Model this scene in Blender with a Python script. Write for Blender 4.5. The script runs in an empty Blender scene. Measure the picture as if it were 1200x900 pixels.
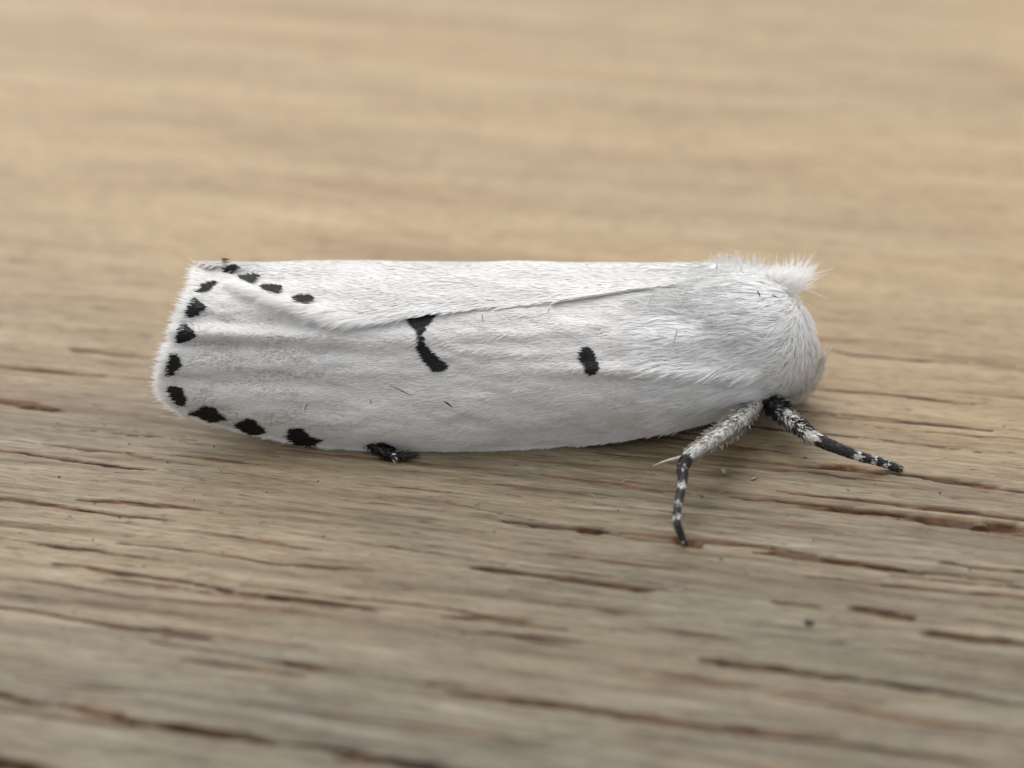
import bpy, math, random
import numpy as np
from mathutils import Vector, Matrix

rng = np.random.default_rng(7)
random.seed(7)
scene = bpy.context.scene
scene.unit_settings.system = 'METRIC'
scene.unit_settings.scale_length = 0.01          # one unit is one centimetre
COL = scene.collection

# ------------------------------------------------------------------ camera
PITCH = math.radians(32.0)
FPX = 600.0 / math.tan(math.radians(15.0))       # focal length in pixels of a 1200 wide frame
FWD = np.array([0.0, math.cos(PITCH), -math.sin(PITCH)])
UP = np.array([0.0, math.sin(PITCH), math.cos(PITCH)])
RIGHT = np.array([1.0, 0.0, 0.0])
_d = FWD + UP * ((450.0 - 530.0) / FPX)
CAM = np.array([0.0, -0.30, 0.0]) - _d * (FPX / 400.0)

cam_data = bpy.data.cameras.new('camera')
cam_data.sensor_width = 36.0
cam_data.angle = math.radians(30.0)
cam_data.clip_start = 0.05
cam_data.clip_end = 500.0
cam = bpy.data.objects.new('camera', cam_data)
COL.objects.link(cam)
cam.location = CAM.tolist()
cam.rotation_euler = (math.radians(90.0) - PITCH, 0.0, 0.0)
scene.camera = cam
cam_data.dof.use_dof = True
FOCUS = np.array([0.0, -0.40, 0.04])
cam_data.dof.focus_distance = float(np.dot(FOCUS - CAM, FWD))
APERTURE = 0.082                                  # aperture radius in cm
cam_data.dof.aperture_fstop = 1e-3 * cam_data.lens / (2 * APERTURE)

# ------------------------------------------------------------------ light
SUN_EL, SUN_AZ = math.radians(64.0), math.radians(-30.0)   # azimuth from +Y (behind the moth), to the left
world = bpy.data.worlds.new('World')
scene.world = world
world.use_nodes = True
wn = world.node_tree
bg = wn.nodes['Background']
sky = wn.nodes.new('ShaderNodeTexSky')
sky.sky_type = 'NISHITA'
sky.sun_disc = False
sky.sun_elevation = SUN_EL
sky.sun_rotation = SUN_AZ
sky.air_density = 1.0
sky.dust_density = 4.0
sky.ozone_density = 0.4
overcast = wn.nodes.new('ShaderNodeHueSaturation')      # thin cloud: much less blue than a clear sky
overcast.inputs['Saturation'].default_value = 0.22
wn.links.new(sky.outputs[0], overcast.inputs['Color'])
wn.links.new(overcast.outputs[0], bg.inputs[0])
bg.inputs[1].default_value = 0.15
sun_data = bpy.data.lights.new('sun', 'SUN')
sun_data.energy = 0.95
sun_data.angle = math.radians(95.0)
sun_data.color = (1.0, 0.975, 0.93)
sun = bpy.data.objects.new('sun', sun_data)
COL.objects.link(sun)
_sd = Vector((math.sin(SUN_AZ) * math.cos(SUN_EL), math.cos(SUN_AZ) * math.cos(SUN_EL), math.sin(SUN_EL)))
sun.rotation_euler = _sd.to_track_quat('Z', 'Y').to_euler()
sun.location = (_sd * 30)[:]

scene.view_settings.view_transform = 'Standard'
scene.view_settings.look = 'None'
scene.view_settings.exposure = 0.43
scene.view_settings.gamma = 1.0
scene.view_settings.use_curve_mapping = False
scene.render.engine = 'CYCLES'
scene.cycles.use_denoising = True
scene.cycles.max_bounces = 24
scene.cycles.diffuse_bounces = 20
scene.cycles.transmission_bounces = 12

# ------------------------------------------------------------------ helpers
def ray(px, py):
    px = np.asarray(px, float); py = np.asarray(py, float)
    return (FWD + RIGHT * ((px[..., None] - 600.0) / FPX) + UP * ((450.0 - py[..., None]) / FPX))

def at_y(px, py, Y):
    d = ray(px, py)
    k = (np.asarray(Y, float) - CAM[1]) / d[..., 1]
    return CAM + d * k[..., None]

def at_z(px, py, Z=0.0):
    d = ray(px, py)
    k = (np.asarray(Z, float) - CAM[2]) / d[..., 2]
    return CAM + d * k[..., None]

def to_px(p):
    q = np.asarray(p, float) - CAM
    w = q @ FWD
    return 600.0 + FPX * (q @ RIGHT) / w, 450.0 - FPX * (q @ UP) / w

def nrm(a):
    return a / np.maximum(np.linalg.norm(a, axis=-1, keepdims=True), 1e-12)

def spline(y, x):
    """natural cubic spline through y (n,k) at integer knots, sampled at x"""
    y = np.asarray(y, float)
    flat = y.reshape(len(y), -1)
    n = len(flat)
    A = np.eye(n); b = np.zeros_like(flat)
    for i in range(1, n - 1):
        A[i, i - 1:i + 2] = (1, 4, 1)
        b[i] = 6 * (flat[i - 1] - 2 * flat[i] + flat[i + 1])
    m = np.linalg.solve(A, b)
    x = np.clip(np.asarray(x, float), 0, n - 1)
    i = np.minimum(x.astype(int), n - 2)
    f = (x - i)[:, None]
    r = flat[i] * (1 - f) + flat[i + 1] * f + ((1 - f) ** 3 - (1 - f)) * m[i] / 6 + (f ** 3 - f) * m[i + 1] / 6
    return r.reshape((len(x),) + y.shape[1:])

def interp_px(px, pts):
    pts = np.asarray(pts, float)
    return np.interp(px, pts[:, 0], pts[:, 1])

TAB = np.random.default_rng(3).random((512, 512))
def vnoise(x, y, seed=0):
    x = np.asarray(x, float) + seed * 37.31; y = np.asarray(y, float) + seed * 91.7
    xi = np.floor(x).astype(int); yi = np.floor(y).astype(int)
    fx = x - xi; fy = y - yi
    fx = fx * fx * (3 - 2 * fx); fy = fy * fy * (3 - 2 * fy)
    g = lambda a, b: TAB[a % 512, b % 512]
    return (g(xi, yi) * (1 - fx) + g(xi + 1, yi) * fx) * (1 - fy) + (g(xi, yi + 1) * (1 - fx) + g(xi + 1, yi + 1) * fx) * fy

def make_mesh(name, verts, faces, mat, parent=None, smooth=True, attrs=None):
    """faces: int array (n,3) or (n,4)"""
    me = bpy.data.meshes.new(name)
    verts = np.ascontiguousarray(verts, np.float32); faces = np.ascontiguousarray(faces, np.int32)
    k = faces.shape[1]
    me.vertices.add(len(verts)); me.vertices.foreach_set('co', verts.ravel())
    me.loops.add(faces.size); me.loops.foreach_set('vertex_index', faces.ravel())
    me.polygons.add(len(faces))
    me.polygons.foreach_set('loop_start', np.arange(0, faces.size, k, dtype=np.int32))
    me.polygons.foreach_set('use_smooth', np.full(len(faces), smooth, bool))
    for an, av in (attrs or {}).items():
        a = me.attributes.new(an, 'FLOAT', 'POINT')
        a.data.foreach_set('value', np.ascontiguousarray(av, np.float32))
    me.update(calc_edges=True)
    me.materials.append(mat)
    o = bpy.data.objects.new(name, me)
    COL.objects.link(o)
    if parent is not None:
        o.parent = parent
    return o

def grid_faces(nu, nv, wrap_v=False):
    i, j = np.meshgrid(np.arange(nu - 1), np.arange(nv if wrap_v else nv - 1), indexing='ij')
    j2 = (j + 1) % nv
    return np.stack([i * nv + j, (i + 1) * nv + j, (i + 1) * nv + j2, i * nv + j2], -1).reshape(-1, 4)

# ------------------------------------------------------------------ materials
def new_mat(name):
    m = bpy.data.materials.new(name); m.use_nodes = True
    nt = m.node_tree
    return m, nt, nt.nodes['Principled BSDF']

def N(nt, kind, **kw):
    n = nt.nodes.new(kind)
    for k, v in kw.items():
        setattr(n, k, v)
    return n

def mapped_noise(nt, coord, scale, detail=4.0, rough=0.55, dist=0.0, loc=(0, 0, 0)):
    mp = N(nt, 'ShaderNodeMapping'); mp.inputs['Scale'].default_value = scale; mp.inputs['Location'].default_value = loc
    nt.links.new(coord, mp.inputs[0])
    nz = N(nt, 'ShaderNodeTexNoise'); nz.inputs['Scale'].default_value = 1.0
    nz.inputs['Detail'].default_value = detail; nz.inputs['Roughness'].default_value = rough
    nz.inputs['Distortion'].default_value = dist
    nt.links.new(mp.outputs[0], nz.inputs['Vector'])
    return nz.outputs[0]

def ramp(nt, fac, stops):
    r = N(nt, 'ShaderNodeValToRGB')
    el = r.color_ramp.elements
    while len(el) < len(stops):
        el.new(0.5)
    for e, (p, c) in zip(el, stops):
        e.position = p; e.color = (*c, 1.0) if len(c) == 3 else c
    nt.links.new(fac, r.inputs[0])
    return r.outputs[0]

def mixc(nt, fac, a, b, mode='MIX'):
    m = N(nt, 'ShaderNodeMix', data_type='RGBA', blend_type=mode)
    for s, v in ((m.inputs[0], fac), (m.inputs[6], a), (m.inputs[7], b)):
        if isinstance(v, bpy.types.NodeSocket):
            nt.links.new(v, s)
        elif isinstance(v, (int, float)):
            s.default_value = v
        else:
            s.default_value = (*v, 1.0)
    return m.outputs[2]

def math_n(nt, op, a, b=None):
    m = N(nt, 'ShaderNodeMath', operation=op)
    for s, v in zip(m.inputs, (a, b)):
        if v is None: continue
        if isinstance(v, bpy.types.NodeSocket): nt.links.new(v, s)
        else: s.default_value = v
    return m.outputs[0]

def bump(nt, h, strength, dist, normal=None):
    b = N(nt, 'ShaderNodeBump'); b.inputs['Strength'].default_value = strength; b.inputs['Distance'].default_value = dist
    nt.links.new(h, b.inputs['Height'])
    if normal is not None: nt.links.new(normal, b.inputs['Normal'])
    return b.outputs[0]

GRAIN = math.radians(-10.7)                       # direction of the grain on the board

def wood_material():
    m, nt, p = new_mat('weathered_wood')
    tc = N(nt, 'ShaderNodeTexCoord').outputs['Object']
    broad = mapped_noise(nt, tc, (0.22, 1.1, 1), 3, 0.5)
    streak = mapped_noise(nt, tc, (0.45, 6.5, 1), 5, 0.6, 0.25)
    fine = mapped_noise(nt, tc, (2.6, 36, 1), 6, 0.68, 0.2, (3, 7, 0))
    fibre = mapped_noise(nt, tc, (15, 120, 1), 4, 0.65, 0.1, (9, 2, 0))
    blot = mapped_noise(nt, tc, (2.2, 7, 1), 4, 0.6, 0.0, (1, 5, 0))
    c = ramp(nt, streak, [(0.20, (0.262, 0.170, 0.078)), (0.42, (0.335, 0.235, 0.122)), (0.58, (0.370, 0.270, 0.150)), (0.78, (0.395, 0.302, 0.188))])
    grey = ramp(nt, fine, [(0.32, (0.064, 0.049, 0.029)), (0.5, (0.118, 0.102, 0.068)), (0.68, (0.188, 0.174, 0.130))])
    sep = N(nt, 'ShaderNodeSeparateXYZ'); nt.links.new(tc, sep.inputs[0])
    # greyer weathering near, warm wood beyond; the foreground's light falloff is painted in too
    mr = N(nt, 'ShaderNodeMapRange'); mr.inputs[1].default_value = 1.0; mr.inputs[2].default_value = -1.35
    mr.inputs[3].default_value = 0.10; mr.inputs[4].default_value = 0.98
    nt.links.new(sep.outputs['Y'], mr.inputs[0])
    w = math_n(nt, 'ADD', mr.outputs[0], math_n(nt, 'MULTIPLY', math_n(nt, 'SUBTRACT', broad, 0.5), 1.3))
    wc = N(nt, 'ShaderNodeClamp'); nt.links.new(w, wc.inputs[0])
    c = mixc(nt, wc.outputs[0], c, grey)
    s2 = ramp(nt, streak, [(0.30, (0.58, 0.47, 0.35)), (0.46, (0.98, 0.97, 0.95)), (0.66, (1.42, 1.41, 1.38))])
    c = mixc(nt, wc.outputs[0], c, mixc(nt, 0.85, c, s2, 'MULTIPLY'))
    f2 = ramp(nt, fine, [(0.32, (0.55, 0.47, 0.38)), (0.46, (1, 1, 1)), (0.7, (1.12, 1.12, 1.12))])
    c = mixc(nt, 0.8, c, f2, 'MULTIPLY')
    f3 = ramp(nt, fibre, [(0.34, (0.50, 0.44, 0.37)), (0.5, (1, 1, 1)), (0.68, (1.25, 1.25, 1.25))])
    c = mixc(nt, 0.6, c, f3, 'MULTIPLY')
    grit = mapped_noise(nt, tc, (9, 60, 1), 4, 0.7, 0.3, (2, 8, 0))
    gr = ramp(nt, grit, [(0.33, (0.36, 0.28, 0.19)), (0.42, (1, 1, 1)), (0.60, (1, 1, 1)), (0.72, (1.25, 1.25, 1.22))])
    c = mixc(nt, 0.8, c, gr, 'MULTIPLY')
    bl = ramp(nt, blot, [(0.3, (0.82, 0.78, 0.72)), (0.55, (1, 1, 1))])
    c = mixc(nt, 0.5, c, bl, 'MULTIPLY')
    at = N(nt, 'ShaderNodeAttribute', attribute_name='crack')
    inner = ramp(nt, grit, [(0.38, (0.030, 0.015, 0.007)), (0.54, (0.095, 0.043, 0.014)), (0.66, (0.19, 0.090, 0.028))])
    cf = N(nt, 'ShaderNodeMapRange', interpolation_type='SMOOTHSTEP'); cf.inputs[1].default_value = 0.12; cf.inputs[2].default_value = 0.48
    nt.links.new(at.outputs['Fac'], cf.inputs[0])
    c = mixc(nt, cf.outputs[0], c, inner)
    st = N(nt, 'ShaderNodeAttribute', attribute_name='stain')
    c = mixc(nt, st.outputs['Fac'], c, (0.30, 0.13, 0.04))
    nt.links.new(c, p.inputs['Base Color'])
    p.inputs['Roughness'].default_value = 0.55
    p.inputs['Specular IOR Level'].default_value = 0.5
    n1 = bump(nt, fine, 0.35, 0.008)
    n2 = bump(nt, fibre, 0.8, 0.005, n1)
    nt.links.new(n2, p.inputs['Normal'])
    return m

def plain(name, col, rough=0.6, var=0.0, scale=30, sheen=0.0, trans=0.0):
    m, nt, p = new_mat(name)
    tc = N(nt, 'ShaderNodeTexCoord').outputs['Object']
    nz = mapped_noise(nt, tc, (scale, scale, scale), 3)
    lo = tuple(v * (1 - var) for v in col); hi = tuple(min(1, v * (1 + var)) for v in col)
    nt.links.new(ramp(nt, nz, [(0.35, lo), (0.65, hi)]), p.inputs['Base Color'])
    p.inputs['Roughness'].default_value = rough
    p.inputs['Specular IOR Level'].default_value = 0.3
    if sheen: p.inputs['Sheen Weight'].default_value = sheen
    return m

def tone_material(name, dark, light, rough=0.6, thin=0.0):
    """scales whose own colour is given by the attribute tone (0 dark .. 1 light)"""
    m, nt, p = new_mat(name)
    at = N(nt, 'ShaderNodeAttribute', attribute_name='tone')
    nt.links.new(ramp(nt, at.outputs['Fac'], [(0.0, dark), (1.0, light)]), p.inputs['Base Color'])
    p.inputs['Roughness'].default_value = rough
    p.inputs['Specular IOR Level'].default_value = 0.25
    if thin:
        tr = N(nt, 'ShaderNodeBsdfTranslucent'); nt.links.new(p.inputs['Base Color'].links[0].from_socket, tr.inputs[0])
        mx = N(nt, 'ShaderNodeMixShader'); mx.inputs[0].default_value = thin
        nt.links.new(p.outputs[0], mx.inputs[1]); nt.links.new(tr.outputs[0], mx.inputs[2])
        nt.links.new(mx.outputs[0], nt.nodes['Material Output'].inputs[0])
    return m

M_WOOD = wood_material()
M_WHITE = tone_material('white_scales', (0.56, 0.54, 0.51), (0.90, 0.89, 0.875), 0.55, 0.25)
M_MEMBRANE = plain('wing_membrane', (0.78, 0.765, 0.745), 0.7, 0.08, 40)
M_FUR = tone_material('white_fur', (0.80, 0.79, 0.77), (0.97, 0.97, 0.965), 0.5, 0.3)
M_TUFT = tone_material('thin_white_hair', (0.90, 0.89, 0.87), (0.98, 0.98, 0.975), 0.5, 0.6)
M_SKIN = plain('white_body', (0.86, 0.855, 0.84), 0.8, 0.10, 30)
M_BLACK = tone_material('black_scales', (0.006, 0.0055, 0.0055), (0.028, 0.025, 0.023), 0.5)
M_BAND = tone_material('banded_scales', (0.014, 0.012, 0.011), (0.76, 0.74, 0.69), 0.55)
M_EYE = plain('eye', (0.012, 0.010, 0.010), 0.15)
M_SPUR = plain('spur', (0.52, 0.48, 0.41), 0.6, 0.15, 60)
M_PALP = plain('palp_skin', (0.66, 0.60, 0.51), 0.6, 0.12, 40)
M_FLAKE = plain('pale_flake', (0.34, 0.275, 0.19), 0.7, 0.15, 60)
M_DIRT = plain('dirt', (0.045, 0.04, 0.035), 0.8, 0.3, 80)

# ------------------------------------------------------------------ the board
CRACKS = [  # (x0,y0,x1,y1, half width px, depth 0..1, stain)  traced along the grain
    (-30, 466, 74, 483, 4.0, 1.0, .8), (-30, 527, 120, 544, 2.6, .9, .5), (100, 541, 232, 557, 2.4, .9, .2),
    (50, 521, 230, 542, 2.0, .6, .2), (-20, 582, 110, 600, 2.6, .7, .1), (90, 596, 210, 613, 2.2, .7, .1), (215, 620, 390, 646, 2.0, .5, .1),
    (-20, 625, 205, 656, 3.0, .9, .1), (60, 661, 240, 686, 2.4, .7, .1), (180, 678, 350, 701, 3.4, .95, .2), (340, 700, 445, 716, 3.0, .7, 0),
    (455, 641, 520, 652, 2.6, .8, 0), (515, 590, 640, 612, 2.4, .6, 0), (585, 611, 825, 642, 3.8, 1.0, .1), (790, 634, 825, 641, 4.4, .8, .9),
    (835, 633, 960, 650, 2.8, .9, .1), (900, 644, 1055, 663, 2.6, .9, .2), (1005, 660, 1185, 682, 3.6, 1.0, .1),
    (855, 583, 1020, 600, 2.6, .9, .2), (940, 592, 1230, 623, 5.2, 1.0, .3), (1020, 606, 1230, 628, 2.6, .8, .2),
    (850, 536, 1000, 551, 3.0, .9, .5), (960, 547, 1040, 558, 3.6, 1.0, .7), (1030, 555, 1230, 580, 3.0, .9, .1),
    (630, 557, 825, 579, 2.4, .8, .3), (1100, 659, 1230, 673, 3.0, .8, .1), (550, 667, 785, 694, 3.4, .9, .1),
    (500, 737, 665, 757, 4.0, .8, 0), (175, 754, 380, 783, 4.5, .8, 0), (330, 776, 545, 806, 4.5, .7, 0), (-20, 706, 250, 746, 4.0, .6, 0),
    (-30, 812, 100, 834, 5.5, .9, .1), (70, 828, 165, 849, 7.0, 1.0, .5), (130, 845, 330, 875, 6.5, 1.0, .1), (300, 868, 600, 915, 6.0, .8, 0),
    (820, 774, 1010, 798, 6.0, 1.0, 0), (980, 795, 1240, 832, 6.5, .9, 0), (905, 704, 970, 712, 4.0, .7, 0), (995, 714, 1075, 723, 4.5, .7, 0),
    (1075, 741, 1230, 756, 5.0, .7, 0), (520, 810, 900, 863, 5.0, .5, 0), (600, 822, 1180, 896, 4.0, .4, 0), (955, 454, 1145, 474, 2.6, .8, .1),
    (-20, 428, 190, 447, 2.6, .5, .4), (-40, 884, 70, 905, 8.0, .9, 0), (600, 744, 690, 756, 3.0, .5, 0), (380, 583, 520, 600, 1.6, .4, .1),
    (140, 508, 250, 520, 1.8, .5, .3), (320, 524, 520, 545, 2.2, .6, .4), (690, 530, 800, 541, 1.8, .5, .1), (955, 486, 1200, 510, 1.6, .4, 0),
    (970, 413, 1200, 432, 2.2, .5, .1), (0, 345, 110, 354, 3.0, .5, .6), (-20, 378, 180, 392, 3.0, .45, .5), (80, 410, 190, 420, 3.0, .5, .4),
    (820, 520, 930, 530, 1.4, .4, .1), (880, 612, 1010, 626, 1.6, .5, .2), (700, 655, 800, 667, 1.6, .4, 0),
]

_cr = np.random.default_rng(19)
for _i in range(52):                               # fine long checks between the larger splits
    _x, _y = _cr.uniform(-60, 1150), 440 + 450 * _cr.random() ** 1.25
    _l = _cr.uniform(110, 430); _sl = (_y + 949) / 13900
    CRACKS.append((_x, _y, _x + _l, _y + _l * _sl, _cr.uniform(1.1, 2.1) * (.8 + _y / 1400), _cr.uniform(.45, .85), _cr.uniform(0, .35)))

def board_height(u, v):
    """height of the board over its mean plane, u along the grain, v across; also how deep in a crack each point lies"""
    wob = (vnoise(u * 0.35, v * 0.6, 1) - 0.5) * 0.10
    vv = v + wob * 0.3
    h = (vnoise(u * 0.22, vv * 3.2, 2) - 0.5) * 0.006
    h += (vnoise(u * 0.4, vv * 9, 3) - 0.5) * 0.0035
    h += (vnoise(u * 0.9, vv * 24, 4) - 0.5) * 0.0026
    h += (vnoise(u * 2.2, vv * 60, 5) - 0.5) * 0.0026
    h += (vnoise(u * 5.0, vv * 110, 6) - 0.5) * 0.0016
    crack = np.zeros_like(h); stain = np.zeros_like(h)
    for k, (x0, y0, x1, y1, hw, dep, st) in enumerate(CRACKS):
        a = world_to_grain(at_z(x0, y0)); b = world_to_grain(at_z(x1, y1))
        mid = at_z((x0 + x1) / 2, (y0 + y1) / 2)
        scale = FPX / float(np.dot(mid - CAM, FWD))
        w = hw / scale / math.sin(PITCH) * 0.60
        sel = (u > a[0] - 0.05) & (u < b[0] + 0.05)
        lo, hi = min(a[1], b[1]) - 5 * w - 0.05, max(a[1], b[1]) + 5 * w + 0.05
        sel &= (v > lo) & (v < hi)
        if not sel.any(): continue
        uu = u[sel]; t = np.clip((uu - a[0]) / (b[0] - a[0]), 0, 1)
        vc = a[1] + (b[1] - a[1]) * t + (vnoise(uu * 3.0, uu * 0 + k, 11) - 0.5) * 0.026 + (vnoise(uu * 11.0, uu * 0 + k, 12) - 0.5) * 0.010
        width = w * np.sqrt(np.clip(np.sin(np.pi * np.clip((uu - a[0]) / (b[0] - a[0]), 0, 1)), 0, 1)) ** 0.8
        width = width * (0.30 + 0.75 * vnoise(uu * 4.5, uu * 0 + k * 3.3, 13) + 0.45 * vnoise(uu * 14, uu * 0 + k * 5.3, 16)) + 1e-5
        width = width * np.clip((vnoise(uu * 2.6, uu * 0 + k * 7.7, 17) - .12) * 3, .2, 1.15) + 1e-5
        dv = v[sel] - vc
        fib = vnoise(uu * 4.5, v[sel] * 80 + k, 14) * .5 + vnoise(uu * 16, v[sel] * 150 + k, 15) * .5
        q = np.abs(dv) / width * (0.55 + fib * 0.9) + (fib - 0.5) * 1.5
        prof = np.clip((1.2 - q) * 1.7, 0, 1); prof = prof * prof * (3 - 2 * prof)
        f = np.maximum(crack[sel], prof * min(1, dep + 0.25)); crack[sel] = f
        h[sel] -= prof * dep * min(0.08, 2.2 * w)
        g = np.exp(-(dv / (2.6 * w)) ** 2) * st * (width / w) * (0.3 + 0.9 * vnoise(uu * 6, v[sel] * 60, 21))
        stain[sel] = np.maximum(stain[sel], g * 0.55)
    # many hairline checks between the traced ones
    line = vnoise(u * 0.8, vv * 30, 31)
    chk = np.clip((line - 0.81) * 10, 0, 1) * np.clip((vnoise(u * 1.4, vv * 6, 32) - 0.45) * 4, 0, 1)
    chk = chk * np.clip((1.1 - v) / .5, 0, 1)
    h -= chk * 0.010
    crack = np.maximum(crack, chk * 0.42)
    return h, crack, np.clip(stain, 0, 1)

_c, _s = math.cos(GRAIN), math.sin(GRAIN)
def world_to_grain(p):
    return np.array([p[..., 0] * _c + p[..., 1] * _s, -p[..., 0] * _s + p[..., 1] * _c])

def build_board():
    v_in = [-1.95]
    while v_in[-1] < 4.6:                          # rows get wider with distance
        y = v_in[-1]
        dep = max(1.0, (y + 5.2))
        v_in.append(y + 0.0050 * (dep / 5.0) ** 1.6)
    vs = np.concatenate([np.linspace(-14, -1.98, 30), np.array(v_in), np.linspace(4.7, 22, 60)])
    us = np.concatenate([np.linspace(-18, -3.6, 24), np.arange(-3.5, -2.3, 0.02), np.arange(-2.3, 2.3, 0.0115), np.arange(2.3, 3.5, 0.02), np.linspace(3.6, 18, 24)])
    U, V = np.meshgrid(us, vs, indexing='ij')
    h, crack, stain = board_height(U.ravel(), V.ravel())
    P = np.stack([U.ravel(), V.ravel(), h], -1)
    F = grid_faces(len(us), len(vs))
    nu, nv = len(us), len(vs)
    # sides and underside make it a board 2 cm thick
    ring = np.concatenate([np.arange(nu) * nv, (nu - 1) * nv + np.arange(1, nv), np.arange(nu - 2, -1, -1) * nv + nv - 1, np.arange(nv - 2, 0, -1)])
    low = P[ring].copy(); low[:, 2] = -2.0
    b0 = len(P); n = len(ring); i = np.arange(n); j = (i + 1) % n
    side = np.stack([ring[i], b0 + i, b0 + j, ring[j]], -1)
    cen = len(P) + n
    P = np.concatenate([P, low, [[0, 4, -2.0]]])
    under = np.stack([b0 + i, np.full(n, cen), np.full(n, cen), b0 + j], -1)
    z = np.zeros(n + 1)
    F = np.concatenate([F, side])
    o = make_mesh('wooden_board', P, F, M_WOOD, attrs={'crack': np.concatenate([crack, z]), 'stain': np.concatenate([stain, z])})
    o.rotation_euler = (0, 0, GRAIN)
    o['kind'] = 'structure'
    o['label'] = 'weathered pale wooden board with brown cracks along its grain'
    return o

def ground_h(x, y):
    p = np.stack([np.atleast_1d(x), np.atleast_1d(y)], -1)
    g = world_to_grain(p)
    return board_height(g[0], g[1])[0]

board = build_board()

# ------------------------------------------------------------------ the moth
moth = bpy.data.objects.new('moth', None)
moth.empty_display_size = 0.1
COL.objects.link(moth)
moth.location = (0.0, -0.016, 0.010)
moth['label'] = 'white furry moth with black spotted wings and banded legs resting on the wood'
moth['category'] = 'moth'

class Sheet:
    """a smooth curved sheet through a lattice of points"""
    def __init__(self, lattice, nu, nv, relief=None):
        L = np.asarray(lattice, float)             # (rows, cols, 3), rows across, cols along
        r, c, _ = L.shape
        A = spline(L, np.linspace(0, r - 1, nv))    # nv,c,3
        B = spline(np.swapaxes(A, 0, 1), np.linspace(0, c - 1, nu))   # nu,nv,3
        self.P = B; self.nu, self.nv = nu, nv
        self._normals()
        if relief is not None:
            px, py = to_px(self.P)
            self.P = self.P + self.n * relief(px, py)[..., None]
            self._normals()
        a = np.linalg.norm(np.cross(self.du, self.dv), axis=-1)
        self.area = a / a.sum()
    def _normals(self):
        self.du = np.gradient(self.P, axis=0); self.dv = np.gradient(self.P, axis=1)
        n = np.cross(self.du, self.dv)
        n = nrm(n)
        self.n = n * (-1 if n[self.nu // 2, self.nv // 3, 2] < 0 else 1)
    def at(self, s, t):
        x = np.clip(s, 0, 1) * (self.nu - 1.001); y = np.clip(t, 0, 1) * (self.nv - 1.001)
        i = x.astype(int); j = y.astype(int); f = (x - i)[:, None]; g = (y - j)[:, None]
        def bl(a):
            return (a[i, j] * (1 - f) + a[i + 1, j] * f) * (1 - g) + (a[i, j + 1] * (1 - f) + a[i + 1, j + 1] * f) * g
        return bl(self.P), nrm(bl(self.du)), nrm(bl(self.dv)), nrm(bl(self.n))
    def sample(self, count, weight=None):
        w = self.area[:-1, :-1].copy()
        if weight is not None:
            w = w * weight[:-1, :-1]
        w = w.ravel() / w.sum()
        k = rng.choice(len(w), size=count, p=w)
        i, j = np.divmod(k, self.nv - 1)
        return (i + rng.random(count)) / (self.nu - 1), (j + rng.random(count)) / (self.nv - 1)
    def solid(self, thick):
        nu, nv = self.nu, self.nv
        T = self.P.reshape(-1, 3); Bk = (self.P - self.n * thick).reshape(-1, 3)
        F = grid_faces(nu, nv); n = nu * nv
        ring = np.concatenate([np.arange(nu) * nv, (nu - 1) * nv + np.arange(1, nv), np.arange(nu - 2, -1, -1) * nv + nv - 1, np.arange(nv - 2, 0, -1)])
        i = np.arange(len(ring)); j = (i + 1) % len(ring)
        rim = np.stack([ring[i], ring[j], ring[j] + n, ring[i] + n], -1)
        return np.concatenate([T, Bk]), np.concatenate([F, F[:, ::-1] + n, rim])

def blades(P, d, n, length, width, lift, curl=0.0):
    """short pointed scales: five vertices each, keeled along the middle"""
    side = nrm(np.cross(n, d)); d = nrm(np.cross(side, n))
    L = length[:, None]; W = width[:, None]
    dirv = d * np.cos(lift)[:, None] + n * np.sin(lift)[:, None]
    up = n * np.cos(lift)[:, None] - d * np.sin(lift)[:, None]
    a = P - dirv * 0.1 * L
    m = P + dirv * 0.5 * L
    v0 = a
    v1 = m - side * W * 0.5
    v2 = m + side * W * 0.5
    v3 = P + dirv * L - n * (curl * L)
    k = m + up * W * 0.10
    V = np.stack([v0, v1, k, v2, v3], 1)
    b = np.arange(len(P))[:, None] * 5
    F = np.concatenate([b + [0, 1, 2], b + [0, 2, 3], b + [1, 4, 2], b + [2, 4, 3]])
    return V.reshape(-1, 3), F

def strands(P, d0, d1, length, radius, seg=3, droop=None):
    """hairs that start along d0 and bend towards d1; three sided tapering tubes"""
    n = len(P)
    ts = np.linspace(0, 1, seg + 1)
    pts = [P]
    for k in range(seg):
        f = ts[k] + 0.5 / seg
        pts.append(pts[-1] + nrm(d0 * (1 - f) + d1 * f) * (length / seg)[:, None])
    ref = nrm(rng.normal(size=(n, 3)))
    V = []
    for k in range(seg):
        t = nrm(pts[k + 1] - pts[k])
        a = nrm(np.cross(t, ref)); b = np.cross(t, a)
        r = (radius * (1 - 0.75 * ts[k]))[:, None]
        for q in range(3):
            an = q * 2 * math.pi / 3
            V.append(pts[k] + (a * math.cos(an) + b * math.sin(an)) * r)
    V.append(pts[seg])
    V = np.stack(V, 1); m = V.shape[1]
    base = np.arange(n)[:, None] * m
    F = []
    for k in range(seg - 1):
        for q in range(3):
            q2 = (q + 1) % 3; o = 3 * k
            F += [base + [o + q, o + q2, o + 3 + q2], base + [o + q, o + 3 + q2, o + 3 + q]]
    o = 3 * (seg - 1)
    for q in range(3):
        F.append(base + [o + q, o + (q + 1) % 3, m - 1])
    return V.reshape(-1, 3), np.concatenate(F), m

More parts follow.
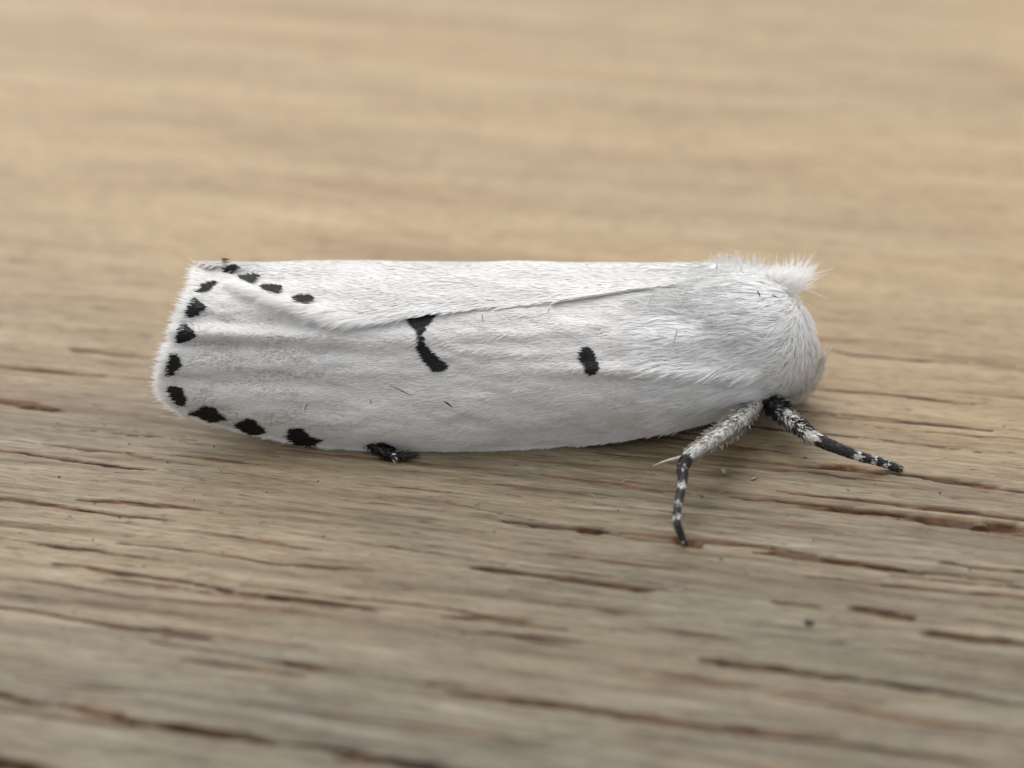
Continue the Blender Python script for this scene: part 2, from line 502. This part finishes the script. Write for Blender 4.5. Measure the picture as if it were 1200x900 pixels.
def tube(path, radius, sides=12, per=6):
    path = np.asarray(path, float); m = (len(path) - 1) * per + 1
    x = np.linspace(0, len(path) - 1, m)
    C = spline(path, x); r = np.interp(x, np.arange(len(path)), radius)
    T = nrm(np.gradient(C, axis=0))
    ref = np.array([0.13, 0.2, 1.0])
    A = nrm(np.cross(T, ref)); B = np.cross(T, A)
    an = np.linspace(0, 2 * math.pi, sides, endpoint=False)
    V = C[:, None] + (A[:, None] * np.cos(an)[None, :, None] + B[:, None] * np.sin(an)[None, :, None]) * r[:, None, None]
    V = V.reshape(-1, 3); F = grid_faces(m, sides, True)
    V = np.concatenate([V, [C[0], C[-1]]]); e0, e1 = len(V) - 2, len(V) - 1
    i = np.arange(sides); j = (i + 1) % sides
    tri = np.concatenate([np.stack([i, j, np.full(sides, e0)], -1), np.stack([(m - 1) * sides + j, (m - 1) * sides + i, np.full(sides, e1)], -1)])
    F3 = np.concatenate([F[:, [0, 1, 2]], F[:, [0, 2, 3]], tri])
    return V, F3, C, T, r, x / (len(path) - 1)

# ---- near wing: the sheet that faces us
EDGE = [(226, 486), (280, 503), (340, 516), (400, 525), (450, 530), (540, 531), (640, 525), (740, 514), (800, 502), (850, 487), (892, 470)]
S_COLS = np.array([0, .07, .15, .25, .38, .52, .66, .78, .88, .95, 1.0])
ROW_L = [(240, 322), (232, 342), (220, 368), (208, 398), None, None, (226, 486)]
ROW_R = [(836, 322), (848, 342), (862, 368), (876, 398), None, None, (892, 470)]
XL = [241, 235, 224, 213, 201, 205, 230]
XR = [836, 848, 862, 876, 888, 894, 892]
YL = np.array([.03, -.08, -.15, -.20, -.235, -.25, -.235])
YM = np.array([.03, -.08, -.16, -.225, -.278, -.308, -.278])
YK = np.array([.03, -.08, -.16, -.232, -.295, -.290, -.262])
YR = np.array([.06, -.05, -.11, -.165, -.195, -.186, -.150])
lat = np.zeros((7, len(S_COLS), 3))
for ci, s in enumerate(S_COLS):
    xs = [XL[r] + (XR[r] - XL[r]) * s for r in range(7)]
    e_y = interp_px(xs[6], EDGE)
    ys = [314 + 8 * min(1, s / .15), 342, 368, 398, 0, 0, e_y]
    ys[4] = ys[3] + (e_y - ys[3]) * .42; ys[5] = ys[3] + (e_y - ys[3]) * .76
    Yd = np.array([np.interp(s, [0, .4, .78, 1.0], [YL[r], YM[r], YK[r], YR[r]]) for r in range(7)])
    lat[:, ci] = at_y(np.array(xs), np.array(ys, float), Yd)

def near_relief(px, py):
    g = lambda c, w: np.exp(-((py - c) / w) ** 2)
    fade = np.clip((520 - px) / 260, 0, 1)
    h = -0.011 * g(376 + (px - 240) * 0.018, 9) * np.clip((640 - px) / 150, 0, 1)      # groove under the upper wing
    h += -0.014 * g(402 + (px - 210) * 0.06, 7) * fade
    h += 0.008 * g(389 + (px - 210) * 0.045, 7) * fade
    h += 0.007 * g(424 + (px - 210) * 0.05, 9) * fade - 0.008 * g(444 + (px - 210) * 0.05, 7) * fade
    h += -0.010 * g(402 + (px - 560) * 0.03, 9) * np.clip((px - 500) / 100, 0, 1) * np.clip((760 - px) / 160, 0, 1)
    h += 0.013 * g(433 + (px - 700) * 0.02, 8) * np.clip((px - 600) / 120, 0, 1)
    h += (vnoise(px / 60, py / 14, 41) - 0.5) * 0.008 + (vnoise(px / 22, py / 7, 42) - 0.5) * 0.004
    return h
near = Sheet(lat, 220, 110, near_relief)
V, F = near.solid(0.006)
wing_n = make_mesh('wing', V, F, M_MEMBRANE, moth)
wing_n['label'] = 'nearer forewing with two dark marks and a row of black edge spots'

# ---- far wing: laps over the back and falls away on the other side
LAP = [(244, 316), (275, 324), (300, 338), (345, 355), (400, 370), (440, 376), (500, 368), (560, 362), (640, 355), (720, 343), (806, 330), (836, 325)]
lx = np.array([244, 275, 300, 345, 400, 440, 500, 560, 640, 720, 806, 836.])
ly = interp_px(lx, LAP)
def near_depth(py):
    return np.interp(py, [300, 322, 342, 368, 398], [.10, .03, -.08, -.16, -.225])
lat2 = np.zeros((7, len(lx), 3))
for ci in range(len(lx)):
    x, y = lx[ci], ly[ci]
    sx = 240 + (x - 244) * (838 - 240) / (836 - 244)
    top = 308.5 + 1.5 * (ci / len(lx))
    y0 = near_depth(y) - 0.013; ytop = 0.06
    ym = (y + top) / 2
    lat2[0, ci] = at_y(x, y, y0)
    lat2[1, ci] = at_y((x + sx) / 2, top + (y - top) * .45, min(near_depth(top + (y - top) * .45) - 0.030, ytop))
    lat2[2, ci] = at_y(sx, top, ytop)
    xw = lat2[2, ci, 0]; zt = lat2[2, ci, 2]
    k = 1.0 - 0.30 * max(0.0, (ci - 8) / 3.0)
    lat2[3, ci] = (xw, .06 + .13 * k, zt - 0.095)
    lat2[4, ci] = (xw, .06 + .21 * k, zt * .50)
    lat2[5, ci] = (xw, .06 + .25 * k, zt * .25)
    lat2[6, ci] = (xw, .06 + .25 * k, -0.014)
far = Sheet(lat2, 200, 110, lambda px, py: (vnoise(px / 60, py / 12, 51) - 0.5) * 0.006)
V, F = far.solid(0.006)
wing_f = make_mesh('wing', V, F, M_MEMBRANE, moth)
wing_f['label'] = 'far forewing whose fringed spotted edge laps over the back'

# ---- black spots, drawn as patches of black scales (outlines in photograph pixels)
def inside(poly, x, y):
    poly = np.asarray(poly, float); r = np.zeros(len(x), bool)
    j = len(poly) - 1
    for i in range(len(poly)):
        xi, yi = poly[i]; xj, yj = poly[j]
        r ^= ((yi > y) != (yj > y)) & (x < (xj - xi) * (y - yi) / (yj - yi + 1e-9) + xi)
        j = i
    return r

NEAR_SPOTS = [
    [(233, 345), (243, 333), (254, 331), (245, 340)],
    [(219, 372), (222, 350), (229, 352), (241, 361), (230, 370)],
    [(208, 402), (212, 380), (218, 381), (231, 392), (219, 399)],
    [(195, 441), (200, 413), (206, 415), (212, 428), (203, 438)],
    [(198, 453), (211, 454), (220, 465), (217, 476), (207, 470)],
    [(227, 484), (243, 475), (251, 477), (266, 491), (248, 494)],
    [(279, 498), (292, 489), (300, 493), (312, 505), (297, 509)],
    [(339, 510), (345, 500), (357, 501), (361, 511), (377, 514), (369, 523), (350, 521)],
    [(438, 519), (452, 517), (463, 523), (460, 532), (448, 530)],
    [(481, 374), (486, 368), (511, 369), (505, 376), (497, 383), (494, 392), (494.6, 403), (510, 417), (523, 428), (521, 433), (512, 434), (503, 428), (494, 412), (492, 402), (493, 388), (483, 379)],
    [(682, 410), (686, 407), (693, 413), (697, 424), (701, 436), (692, 438), (686, 428), (682, 417)],
]
FAR_SPOTS = [
    [(260, 309), (262, 306), (268, 307), (265, 311)],
    [(265, 317), (273, 314), (282, 316), (272, 322)],
    [(279, 331), (292, 328), (304, 327), (290, 338)],
    [(303, 343), (316, 340), (331, 340), (320, 353)],
    [(341, 358), (350, 352), (367, 351), (362, 358), (356, 362)],
]

def flow(sheet, s, t, jitter, down=0.0):
    P, du, dv, n = sheet.at(s, t)
    d = -du + dv * (down + rng.normal(0, jitter, len(s)))[:, None]
    return P, nrm(d), dv, n

def cover(sheet, parent, count, name, down_fn, spots, weight=None, lscale=1.0):
    s, t = sheet.sample(count, weight)
    P, du, dv, n = sheet.at(s, t)
    px, py = to_px(P)
    ji = rng.normal(0, 0.13, count) + (vnoise(px / 40, py / 14, 61) - 0.5) * 0.32
    d = nrm(-du + dv * (down_fn(px, py) + ji)[:, None])
    ln = lscale * rng.uniform(0.018, 0.040, count); wd = rng.uniform(0.0035, 0.0075, count)
    lift = np.radians(rng.uniform(0.5, 5.0, count))
    black = np.zeros(count, bool)
    for poly in spots:
        black |= inside(poly, px - 2, py)
    tone = np.clip(0.78 + rng.normal(0, 0.10, count) + (vnoise(px / 50, py / 16, 62) - 0.5) * 0.3, 0, 1)
    if sheet is near:                              # the tail third is thinly scaled: rows of greyer scales show
        thin = np.clip((500 - px) / 160, 0, 1) * np.clip((py - 335) / 20, 0, 1)
        rows = np.sin(px * 1.15 + vnoise(px / 30, py / 20, 64) * 9 + py * .12) > .25
        patch = np.clip((vnoise(px / 26, py / 9, 63) - .38) * 3.5, 0, 1)
        tone = np.clip(tone - thin * (.10 + .62 * rows * patch), 0, 1)
        ln = ln * (1 - .45 * thin)
    k = ~black
    V, F = blades(P[k] + n[k] * 0.001, d[k], n[k], ln[k], wd[k], lift[k])
    o = make_mesh(name, V, F, M_WHITE, parent, False, {'tone': np.repeat(tone[k], 5)})
    o['kind'] = 'stuff'
    return o

def spot_patch(sheet, parent, poly, name='spot'):
    poly = np.asarray(poly, float); poly = poly.mean(0) + (poly - poly.mean(0)) * (.94 if len(poly) < 10 else 1)
    spx, spy = to_px(sheet.P)
    c = poly.mean(0)
    m = (np.abs(spx - c[0]) < 40) & (np.abs(spy - c[1]) < 45) & (sheet.n @ FWD < -0.02)
    ii, jj = np.nonzero(m)
    if len(ii) == 0: return
    cnt = 60000
    k = rng.integers(0, len(ii), cnt)
    s = (ii[k] + rng.random(cnt)) / (sheet.nu - 1); t = (jj[k] + rng.random(cnt)) / (sheet.nv - 1)
    ok = (s <= 1) & (t <= 1); s, t = s[ok], t[ok]
    P, du, dv, n = sheet.at(s, t)
    px, py = to_px(P)
    ok = inside(poly, px - 2.6 + (vnoise(py / 1.3, px * 0 + c[0], 66) - .5) * (6.5 if len(poly) < 10 else 4) + rng.normal(0, .9, len(px)), py + rng.normal(0, .6, len(px)))
    s, t = s[ok], t[ok]
    area = 0.5 * abs(np.dot(poly[:, 0], np.roll(poly[:, 1], 1)) - np.dot(poly[:, 1], np.roll(poly[:, 0], 1)))
    want = int(max(80, area * (2.0 if sheet is near else 4.0)))
    s, t = s[:want], t[:want]
    P, du, dv, n = sheet.at(s, t)
    q = len(s)
    d = nrm(-du + dv * rng.normal(0.1, 0.22, q)[:, None])
    V, F = blades(P + n * (0.0055 if sheet is near else .011), d, n, rng.uniform(0.009, 0.024, q), rng.uniform(0.0026, 0.005, q), np.radians(rng.uniform(3, 14, q)))
    make_mesh(name, V, F, M_BLACK, parent, False, {'tone': np.repeat(np.clip(rng.normal(0.25, 0.25, q), 0, 1), 5)})

cover(near, wing_n, 74000, 'scales', lambda x, y: 0.10 + 0.12 * np.clip((y - 440) / 80, 0, 1), NEAR_SPOTS)
cover(far, wing_f, 46000, 'scales', lambda x, y: -0.10 + np.clip((430 - x) / 150, 0, 1) * -0.35, FAR_SPOTS, None, 1.25)
for poly in NEAR_SPOTS: spot_patch(near, wing_n, poly)
for poly in FAR_SPOTS: spot_patch(far, wing_f, poly)

# ---- fringes of fine hairs along the wing margins
def fringe(P, out, n, length, parent, spread=0.25, radius=0.0016):
    k = len(P)
    d = nrm(out - n * np.sum(out * n, 1, keepdims=True) + rng.normal(0, spread * .55, (k, 3)))
    V, F = blades(P + n * rng.uniform(-.003, .003, (k, 1)), d, nrm(n + rng.normal(0, .12, (k, 3))), length, rng.uniform(1.4, 2.8, k) * radius, np.radians(rng.normal(1, 4, k)), .04)
    o = make_mesh('fringe', V, F, M_TUFT, parent, False, {'tone': np.repeat(np.clip(rng.normal(.75, .2, k), 0, 1), 5)})
    o['kind'] = 'stuff'

k = 4600                                            # tail end of the near wing
t = rng.random(k) ** 0.9; s = rng.random(k) * 0.012
P, du, dv, n = near.at(s, t)
fringe(P + n * .002, nrm(-du + dv * (rng.normal(.05, .12, k) + (t - .5) * .5)[:, None]), n, rng.uniform(.018, .056, k) + .016 * (rng.random(k) < .25), wing_n, 0.22, .0017)
k = 3000                                            # lower margin of the near wing
s = rng.random(k) * 0.6; t = 1 - rng.random(k) * 0.015
P, du, dv, n = near.at(s, t)
fringe(P + n * .002, nrm(-du * .9 + dv * (.15 + .35 * np.clip(.3 - s, 0, 1) / .3)[:, None]), n, rng.uniform(.014, .034, k), wing_n, 0.12)
k = 7000                                            # lapped edge of the far wing, long hairs towards the tail
s = .12 + rng.random(k) * 0.44; t = rng.random(k) ** 1.5 * 0.035
P, du, dv, n = far.at(s, t)
fringe(P + n * .001, nrm(-RIGHT + np.array([0, -.14, -.40])), n, rng.uniform(.040, .095, k) * np.clip((.58 - s) / .16, .2, 1), wing_f, 0.20, .0013)
# ---- body: abdomen, thorax and head in one skin
BODY = [(300, 440, 26, 26), (380, 434, 42, 40), (480, 428, 54, 50), (600, 420, 62, 58), (720, 408, 70, 66), (790, 400, 77, 74),
        (840, 394, 80, 78), (880, 393, 78, 76), (907, 395, 68, 67), (924, 400, 55, 54), (936, 405, 41, 41), (945, 409, 24, 26), (949, 411, 4, 4)]
b = np.array(BODY, float)
xs = np.linspace(0, len(b) - 1, 110); bb = spline(b, xs)
cen = at_y(bb[:, 0], bb[:, 1], np.zeros(len(bb)))
an = np.linspace(0, 2 * math.pi, 64, endpoint=False)
ry = np.maximum(bb[:, 2], 2) / 400; rz = np.maximum(bb[:, 3], 2) / 400
BP = cen[:, None, :] + np.stack([np.zeros((len(bb), 64)), np.cos(an)[None] * ry[:, None], np.sin(an)[None] * rz[:, None]], -1)
body_o = make_mesh('body', BP.reshape(-1, 3), grid_faces(len(bb), 64, True), M_SKIN, moth)
bdu = np.gradient(BP, axis=0)
bn = nrm(BP - cen[:, None, :] + np.array([1, 0, 0]) * (-np.gradient((ry + rz) / 2) / np.maximum(np.gradient(cen[:, 0]), 1e-4) * (ry + rz) / 2)[:, None, None])

def fur(count, xmin, xmax, dirfn, lmin, lmax, name='fur', keep=None, radius=0.0013, parent=body_o):
    pxs = bb[:, 0]
    idx = np.nonzero((pxs >= xmin) & (pxs <= xmax))[0]
    w = (ry[idx] * np.gradient(cen[:, 0])[idx]); w = w + 0.2 * w.max(); w /= w.sum()
    i = rng.choice(idx, count, p=w); j = rng.integers(0, 64, count)
    P = BP[i, j] + rng.normal(0, .004, (count, 3)); n = bn[i, j]
    if keep is not None:
        x, y = to_px(P); q = keep(P, n, x, y); P, n = P[q], n[q]
    x, y = to_px(P)
    d0, d1 = dirfn(P, n, x, y)
    c = len(P)
    clump = vnoise(x / 9, y / 9, 71) - .5; clump2 = vnoise(x / 9, y / 9, 72) - .5
    d1 = nrm(d1 + np.stack([clump * 0, clump, clump2], -1) * .35 + rng.normal(0, .17, (c, 3)))
    d0 = nrm(d0 + rng.normal(0, .12, (c, 3)))
    face = 1 - .55 * np.clip((x - 890) / 45, 0, 1)
    V, F, m = strands(P, d0, d1, rng.uniform(lmin, lmax, c) * face, np.full(c, radius) * rng.uniform(.7, 1.3, c), 4)
    o = make_mesh(name, V, F, M_FUR, parent, True, {'tone': np.repeat(np.clip(rng.normal(.78, .14, c), 0, 1), m)})
    o['kind'] = 'stuff'
    return o

def thorax_dir(P, n, x, y):
    back = np.clip((950 - x) / 45, 0, 1)[:, None]
    tail = np.array([-1.0, -0.12, -0.05]); down = np.array([0.05, -.2, -1.0])
    f = nrm(tail * back + down * (1 - back) * np.clip((y[:, None] - 330) / 60, -.6, 1))
    return nrm(n * .45 + f), nrm(n * .03 + f)

def pelt(P, n, d, lmin, lmax, parent, name='fur'):
    c = len(P)
    d = nrm(d - n * np.sum(d * n, 1, keepdims=True) + rng.normal(0, .09, (c, 3)))
    V, F = blades(P, d, n, rng.uniform(lmin, lmax, c), rng.uniform(.003, .0055, c), np.radians(rng.uniform(.5, 6, c)), .05)
    o = make_mesh(name, V, F, M_FUR, parent, False, {'tone': np.repeat(np.clip(rng.normal(.75, .16, c), 0, 1), 5)})
    o['kind'] = 'stuff'

k = 30000                                           # flat lying under-fur of thorax and head
idx = np.nonzero((bb[:, 0] > 770) & (bb[:, 0] < 949))[0]
w = (ry[idx] * np.gradient(cen[:, 0])[idx]); w = w + .25 * w.max(); w /= w.sum()
fi = rng.choice(idx, k, p=w); fj = rng.integers(0, 64, k)
f1 = rng.random(k)[:, None]
P = BP[fi, fj] * (1 - f1) + BP[fi, (fj + 1) % 64] * f1; n = nrm(bn[fi, fj] * (1 - f1) + bn[fi, (fj + 1) % 64] * f1)
P = P + RIGHT * rng.normal(0, .006, (k, 1)) + n * rng.uniform(.001, .012, (k, 1))
x, y = to_px(P)
sw = (vnoise(x / 16, y / 10, 81) - .5)[:, None] * np.array([0, .5, .8])
dd = thorax_dir(P, n, x, y)[1] + sw
face = 1 - .5 * np.clip((x - 890) / 45, 0, 1)
dd = dd + rng.normal(0, .22, dd.shape) * (1 - face)[:, None] * 2
pelt(P, n, dd, .05 * face, .09 * face, body_o)
fur(9000, 770, 957, thorax_dir, .05, .12)

def crest_dir(P, n, x, y):
    up = np.array([.05, -.05, 1.0])
    lean = ((x - 880) / 90)[:, None] * np.array([1.0, 0, 0])
    return nrm(n + up * .3), nrm(up + lean * .6 - np.array([.25, 0, 0]))
fur(4200, 830, 925, crest_dir, .025, .065, 'crest', lambda P, n, x, y: (n[:, 2] > .80) & (y < 324 + np.clip(x - 880, 0, 60) * .35))

# tuft that stands up behind the head
k = 1100
u = rng.random(k) ** .62
a = np.stack([858 + 74 * u, 318 + 8 * u + rng.uniform(0, 22, k) * (.4 + .6 * u)], -1)
P = at_y(a[:, 0], a[:, 1], rng.uniform(.0, .08, k))
a0 = P
fan = u
tip = at_y(866 + 92 * fan + rng.normal(0, 6, k), 305 + 5 * fan + rng.normal(0, 5, k), a0[:, 1] + rng.normal(.0, .02, k))
d = tip - P
nn = nrm(np.array([0.1, -.75, .65]) + rng.normal(0, .35, (k, 3)))
V, F = blades(P, nrm(nrm(d) + rng.normal(0, .10, (k, 3))), nn, np.linalg.norm(d, axis=1) * rng.uniform(.5, 1.08, k) * (.5 + .5 * u ** 1.5), rng.uniform(.0025, .0045, k), np.radians(rng.normal(0, 4, k)), .06)
o = make_mesh('tuft', V, F, M_TUFT, body_o, False, {'tone': np.repeat(np.clip(rng.normal(.7, .2, k), 0, 1), 5)}); o['kind'] = 'stuff'

# fur that spreads from the shoulder over the base of the near wing
k = 13000
s = 1 - rng.random(k) ** 1.5 * 0.26; t = rng.random(k) * .97
P, du, dv, n = near.at(s, t)
x, y = to_px(P)
d = nrm(-du + dv * (rng.normal(0.04, .12, k) + (vnoise(x / 22, y / 9, 82) - .5) * .25)[:, None])
q = (t > .36) | (s > .93)
pelt((P + n * rng.uniform(.001, .009, (k, 1)))[q], n[q], d[q], .05, .10, wing_n)
k = 1500
s = 1 - rng.random(k) ** 1.6 * 0.26; t = rng.random(k) * .9
P, du, dv, n = near.at(s, t)
d = nrm(-du + dv * rng.normal(0.05, .2, k)[:, None])
V, F, m = strands(P, nrm(d + n * .3), nrm(d + n * -.02), rng.uniform(.05, .12, k), np.full(k, .0012), 3)
o = make_mesh('fur', V, F, M_FUR, wing_n, True, {'tone': np.repeat(np.clip(rng.normal(.8, .15, k), 0, 1), m)}); o['kind'] = 'stuff'

# eye and palp
def ball(name, c, r, mat, parent):
    u = np.linspace(0, math.pi, 17); v = np.linspace(0, 2 * math.pi, 28, endpoint=False)
    P = np.stack([np.sin(u)[:, None] * np.cos(v)[None], np.sin(u)[:, None] * np.sin(v)[None], np.cos(u)[:, None] * np.ones(28)[None]], -1) * r
    return make_mesh(name, (P + c).reshape(-1, 3), grid_faces(17, 28, True), mat, parent)
ball('eye', at_y(942, 414, -.03), .036, M_EYE, body_o)

pa = [at_y(926, 470, .0), at_y(942, 457, .0), at_y(956, 437, .0), at_y(966, 414, .0)]
V, F, C, T, r, q = tube(pa, [.021, .025, .019, .003], 14, 6)
palp = make_mesh('palp', V, F, M_PALP, moth)
k = 120
i = rng.integers(0, len(C), k); off = nrm(rng.normal(size=(k, 3))); off -= T[i] * np.sum(off * T[i], 1, keepdims=True); off = nrm(off)
V, F, m = strands(C[i] + off * r[i][:, None] * .9, nrm(T[i] + off * .4), T[i], rng.uniform(.015, .04, k), np.full(k, .0013), 2)
o = make_mesh('fur', V, F, M_FUR, palp, True, {'tone': np.repeat(rng.uniform(.0, .4, k), m)}); o['kind'] = 'stuff'

# ---- legs
def leg(path, radius, bands, hairs, hair_len, label, per=10, lift=0.0):
    """bands: list of (start, end, share of white scales) along the leg"""
    V, F, C, T, r, q = tube(path, radius, 14, per)
    qv = np.concatenate([np.repeat(q, 14), [0, 1]])
    white = lambda z: np.max([((z > a) & (z < b)).astype(float) * w for a, b, w in bands] + [np.zeros_like(z)], axis=0)
    o = make_mesh('leg', V, F, M_BAND, moth, True, {'tone': white(qv) * .85})
    o['label'] = label
    i = rng.integers(0, len(C), hairs)
    off = rng.normal(size=(hairs, 3)); off -= T[i] * np.sum(off * T[i], 1, keepdims=True); off = nrm(off)
    P = C[i] + off * r[i][:, None] + T[i] * rng.uniform(-.01, .01, hairs)[:, None]
    w = white(q[i] + rng.normal(0, .004, hairs))
    tone = np.where(rng.random(hairs) < w, rng.uniform(.65, 1.0, hairs), rng.uniform(0, .06, hairs))
    Vb, Fb = blades(P, T[i] + rng.normal(0, .15, (hairs, 3)), off, hair_len * rng.uniform(.6, 1.3, hairs) * (r[i] / r.max()) ** 1.1, rng.uniform(.004, .0075, hairs), np.radians(rng.uniform(1, 3, hairs) + rng.random(hairs) * (8 + lift + 26 * np.clip((r[i] - .012) / .012, 0, 1))))
    sc = make_mesh('leg_scales', Vb, Fb, M_BAND, o, False, {'tone': np.repeat(tone, 5)})
    sc['kind'] = 'stuff'
    return o

g = lambda px, py: at_z(px, py, 0.001)
pathA = [at_y(888, 472, -.17), at_y(868, 490, -.27), at_y(838, 513, -.40), at_y(806, 536, -.52), at_y(799, 562, -.60), at_y(794, 590, -.67), at_y(793, 612, -.73), g(801, 634)]
legA = leg(pathA, [.018, .025, .022, .0155, .0112, .0102, .0095, .0075],
           [(0, .36, .965), (.36, .425, 1), (.575, .605, 1), (.70, .725, .9), (.79, .815, .9), (.955, 1.0, .3), (.47, .5, .3)], 3600, .034,
           'white haired foreleg with a banded black foot, planted in front')
V, F, *_ = tube([at_y(812, 530, -.50), at_y(796, 536, -.50), at_y(780, 540, -.47), at_y(764, 546, -.46)], [.0055, .005, .0038, .001], 8, 5)
make_mesh('spur', V, F, M_SPUR, legA)
pathB = [at_y(892, 464, -.10), at_y(908, 477, -.18), at_y(930, 495, -.28), at_y(952, 512, -.36), at_y(980, 525, -.385), at_y(1008, 535, -.39), at_y(1030, 541, -.385), g(1049, 548)]
legB = leg(pathB, [.024, .026, .023, .0165, .0140, .0125, .0115, .010],
           [(.22, .31, .75), (.10, .22, .12), (.31, .38, .3), (.385, .445, 1), (.655, .685, 1), (.765, .785, .9), (.865, .89, 1)], 3400, .028,
           'mostly black leg with white rings stretched towards the front')
pathC = [at_y(420, 515, -.24), at_y(446, 527, -.305), at_y(462, 533, -.325), g(484, 533)]
legC = leg(pathC, [.008, .010, .009, .005], [(.60, .64, 1)], 300, .026, 'black hind foot peeping out below the wing edge', lift=34)
leg([at_y(878, 462, -.02), at_y(838, 478, -.10), at_y(796, 494, -.16), at_y(748, 512, -.14)], [.026, .030, .026, .016], [(.9, .93, .6)], 700, .026, 'added dark leg that stands for the shade below the wing')  # black leg added to darken the shaded gap under the wing
# dark chest between the legs
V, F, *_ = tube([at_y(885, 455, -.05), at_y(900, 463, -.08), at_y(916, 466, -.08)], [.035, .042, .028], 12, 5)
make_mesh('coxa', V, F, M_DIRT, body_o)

# ---- loose hairs lying on the moth
def stray(p0, p1, Y, mat, rad, parent):
    a = at_y(*p0, Y); c = at_y(*p1, Y)
    mid = (a + c) / 2 + np.array([0, -.004, .004])
    V, F, *_ = tube([a, mid, c], [rad * .35, rad, rad * .3], 6, 3)
    make_mesh('stray_hair', V, F, mat, parent)
def surf_y(px, py):
    x, y = to_px(near.P); k = np.argmin((x - px) ** 2 + (y - py) ** 2)
    return near.P.reshape(-1, 3)[k, 1] - .026
M_HAIRW = plain('loose_white_hair', (.82, .82, .80), .5)
for p0, p1, mt, rd in [((565, 366), (566, 379), M_HAIRW, .0035), ((645, 359), (641, 368), M_HAIRW, .003), ((764, 344), (757, 362), M_HAIRW, .003),
                       ((822, 362), (829, 384), M_HAIRW, .003), ((793, 384), (789, 402), M_HAIRW, .004),
                       ((458, 452), (483, 464), M_DIRT, .0016), ((520, 470), (530, 477), M_DIRT, .003), ((434, 467), (436, 474), M_DIRT, .0014),
                       ((361, 473), (358, 481), M_DIRT, .0016), ((819, 321), (825, 327), M_DIRT, .0022), ((886, 341), (890, 349), M_DIRT, .0022), ((903, 347), (910, 349), M_DIRT, .002)]:
    c = ((p0[0] + p1[0]) / 2, (p0[1] + p1[1]) / 2)
    Y = surf_y(*c) if c[0] < 835 else -.16
    stray(p0, p1, Y, mt, rd, wing_n if c[0] < 835 else body_o)

# ------------------------------------------------------------------ crumbs on the board
def crumb(name, px, py, size, mat, label, cat, stretch=(1, .6, .4), group=None):
    c = at_z(px, py); z = float(ground_h(c[0], c[1])[0])
    u = np.linspace(0, math.pi, 7); v = np.linspace(0, 2 * math.pi, 9, endpoint=False)
    P = np.stack([np.sin(u)[:, None] * np.cos(v)[None], np.sin(u)[:, None] * np.sin(v)[None], np.cos(u)[:, None] * np.ones(9)[None]], -1).reshape(-1, 3)
    P *= (1 + rng.normal(0, .14, (len(P), 1)))
    P = P * np.array(stretch) * size
    P[:, 2] -= P[:, 2].min()
    o = make_mesh(name, P, grid_faces(7, 9, True), mat, None, False)
    o.location = (c[0], c[1], z - .002); o.rotation_euler = (0, 0, rng.uniform(-.6, .6))
    o['label'] = label; o['category'] = cat
    if group: o['group'] = group
    return o
crumb('dirt_speck', 948, 731, .013, M_DIRT, 'dark round dirt speck alone on the blurred near grain', 'speck', (1.1, .9, .35))
crumb('wood_flake', 848, 556, .010, M_FLAKE, 'pale pointed wood flake just right of the white hairy leg', 'flake', (.6, 1.0, .9))
crumb('wood_flake', 884, 562, .009, M_FLAKE, 'thin pale wood flake on the crack below the ringed leg', 'flake', (1.3, .5, .5))

k = 90                                              # fine dark grit caught in the grain
px = rng.uniform(0, 1200, k); py = rng.uniform(455, 760, k)
P = at_z(px, py); P[:, 2] = ground_h(P[:, 0], P[:, 1]) + .001
d = np.stack([np.cos(px), np.sin(px), np.zeros(k)], -1)
V, F, m = strands(P, d, d, rng.uniform(.004, .012, k), rng.uniform(.0016, .0040, k), 2)
gm = make_mesh('grit', V, F, M_DIRT, board, False)
gm['kind'] = 'stuff'
gm.matrix_parent_inverse = Matrix.Rotation(-GRAIN, 4, 'Z')

# raised fibres torn from the board's surface
k = 170
px = rng.uniform(0, 1200, k); py = rng.uniform(470, 720, k)
P = at_z(px, py); P[:, 2] = ground_h(P[:, 0], P[:, 1]) - .001
ang = GRAIN + rng.normal(0, .35, k)
d = np.stack([np.cos(ang), np.sin(ang), rng.uniform(.05, .5, k)], -1)
V, F, m = strands(P, nrm(d), nrm(d - np.array([0, 0, .3])), rng.uniform(.02, .06, k), np.full(k, .0013), 3)
fib = make_mesh('fibre', V, F, M_FLAKE, None, True)
fib['kind'] = 'stuff'
fib.parent = board; fib.matrix_parent_inverse = Matrix.Rotation(-GRAIN, 4, 'Z')
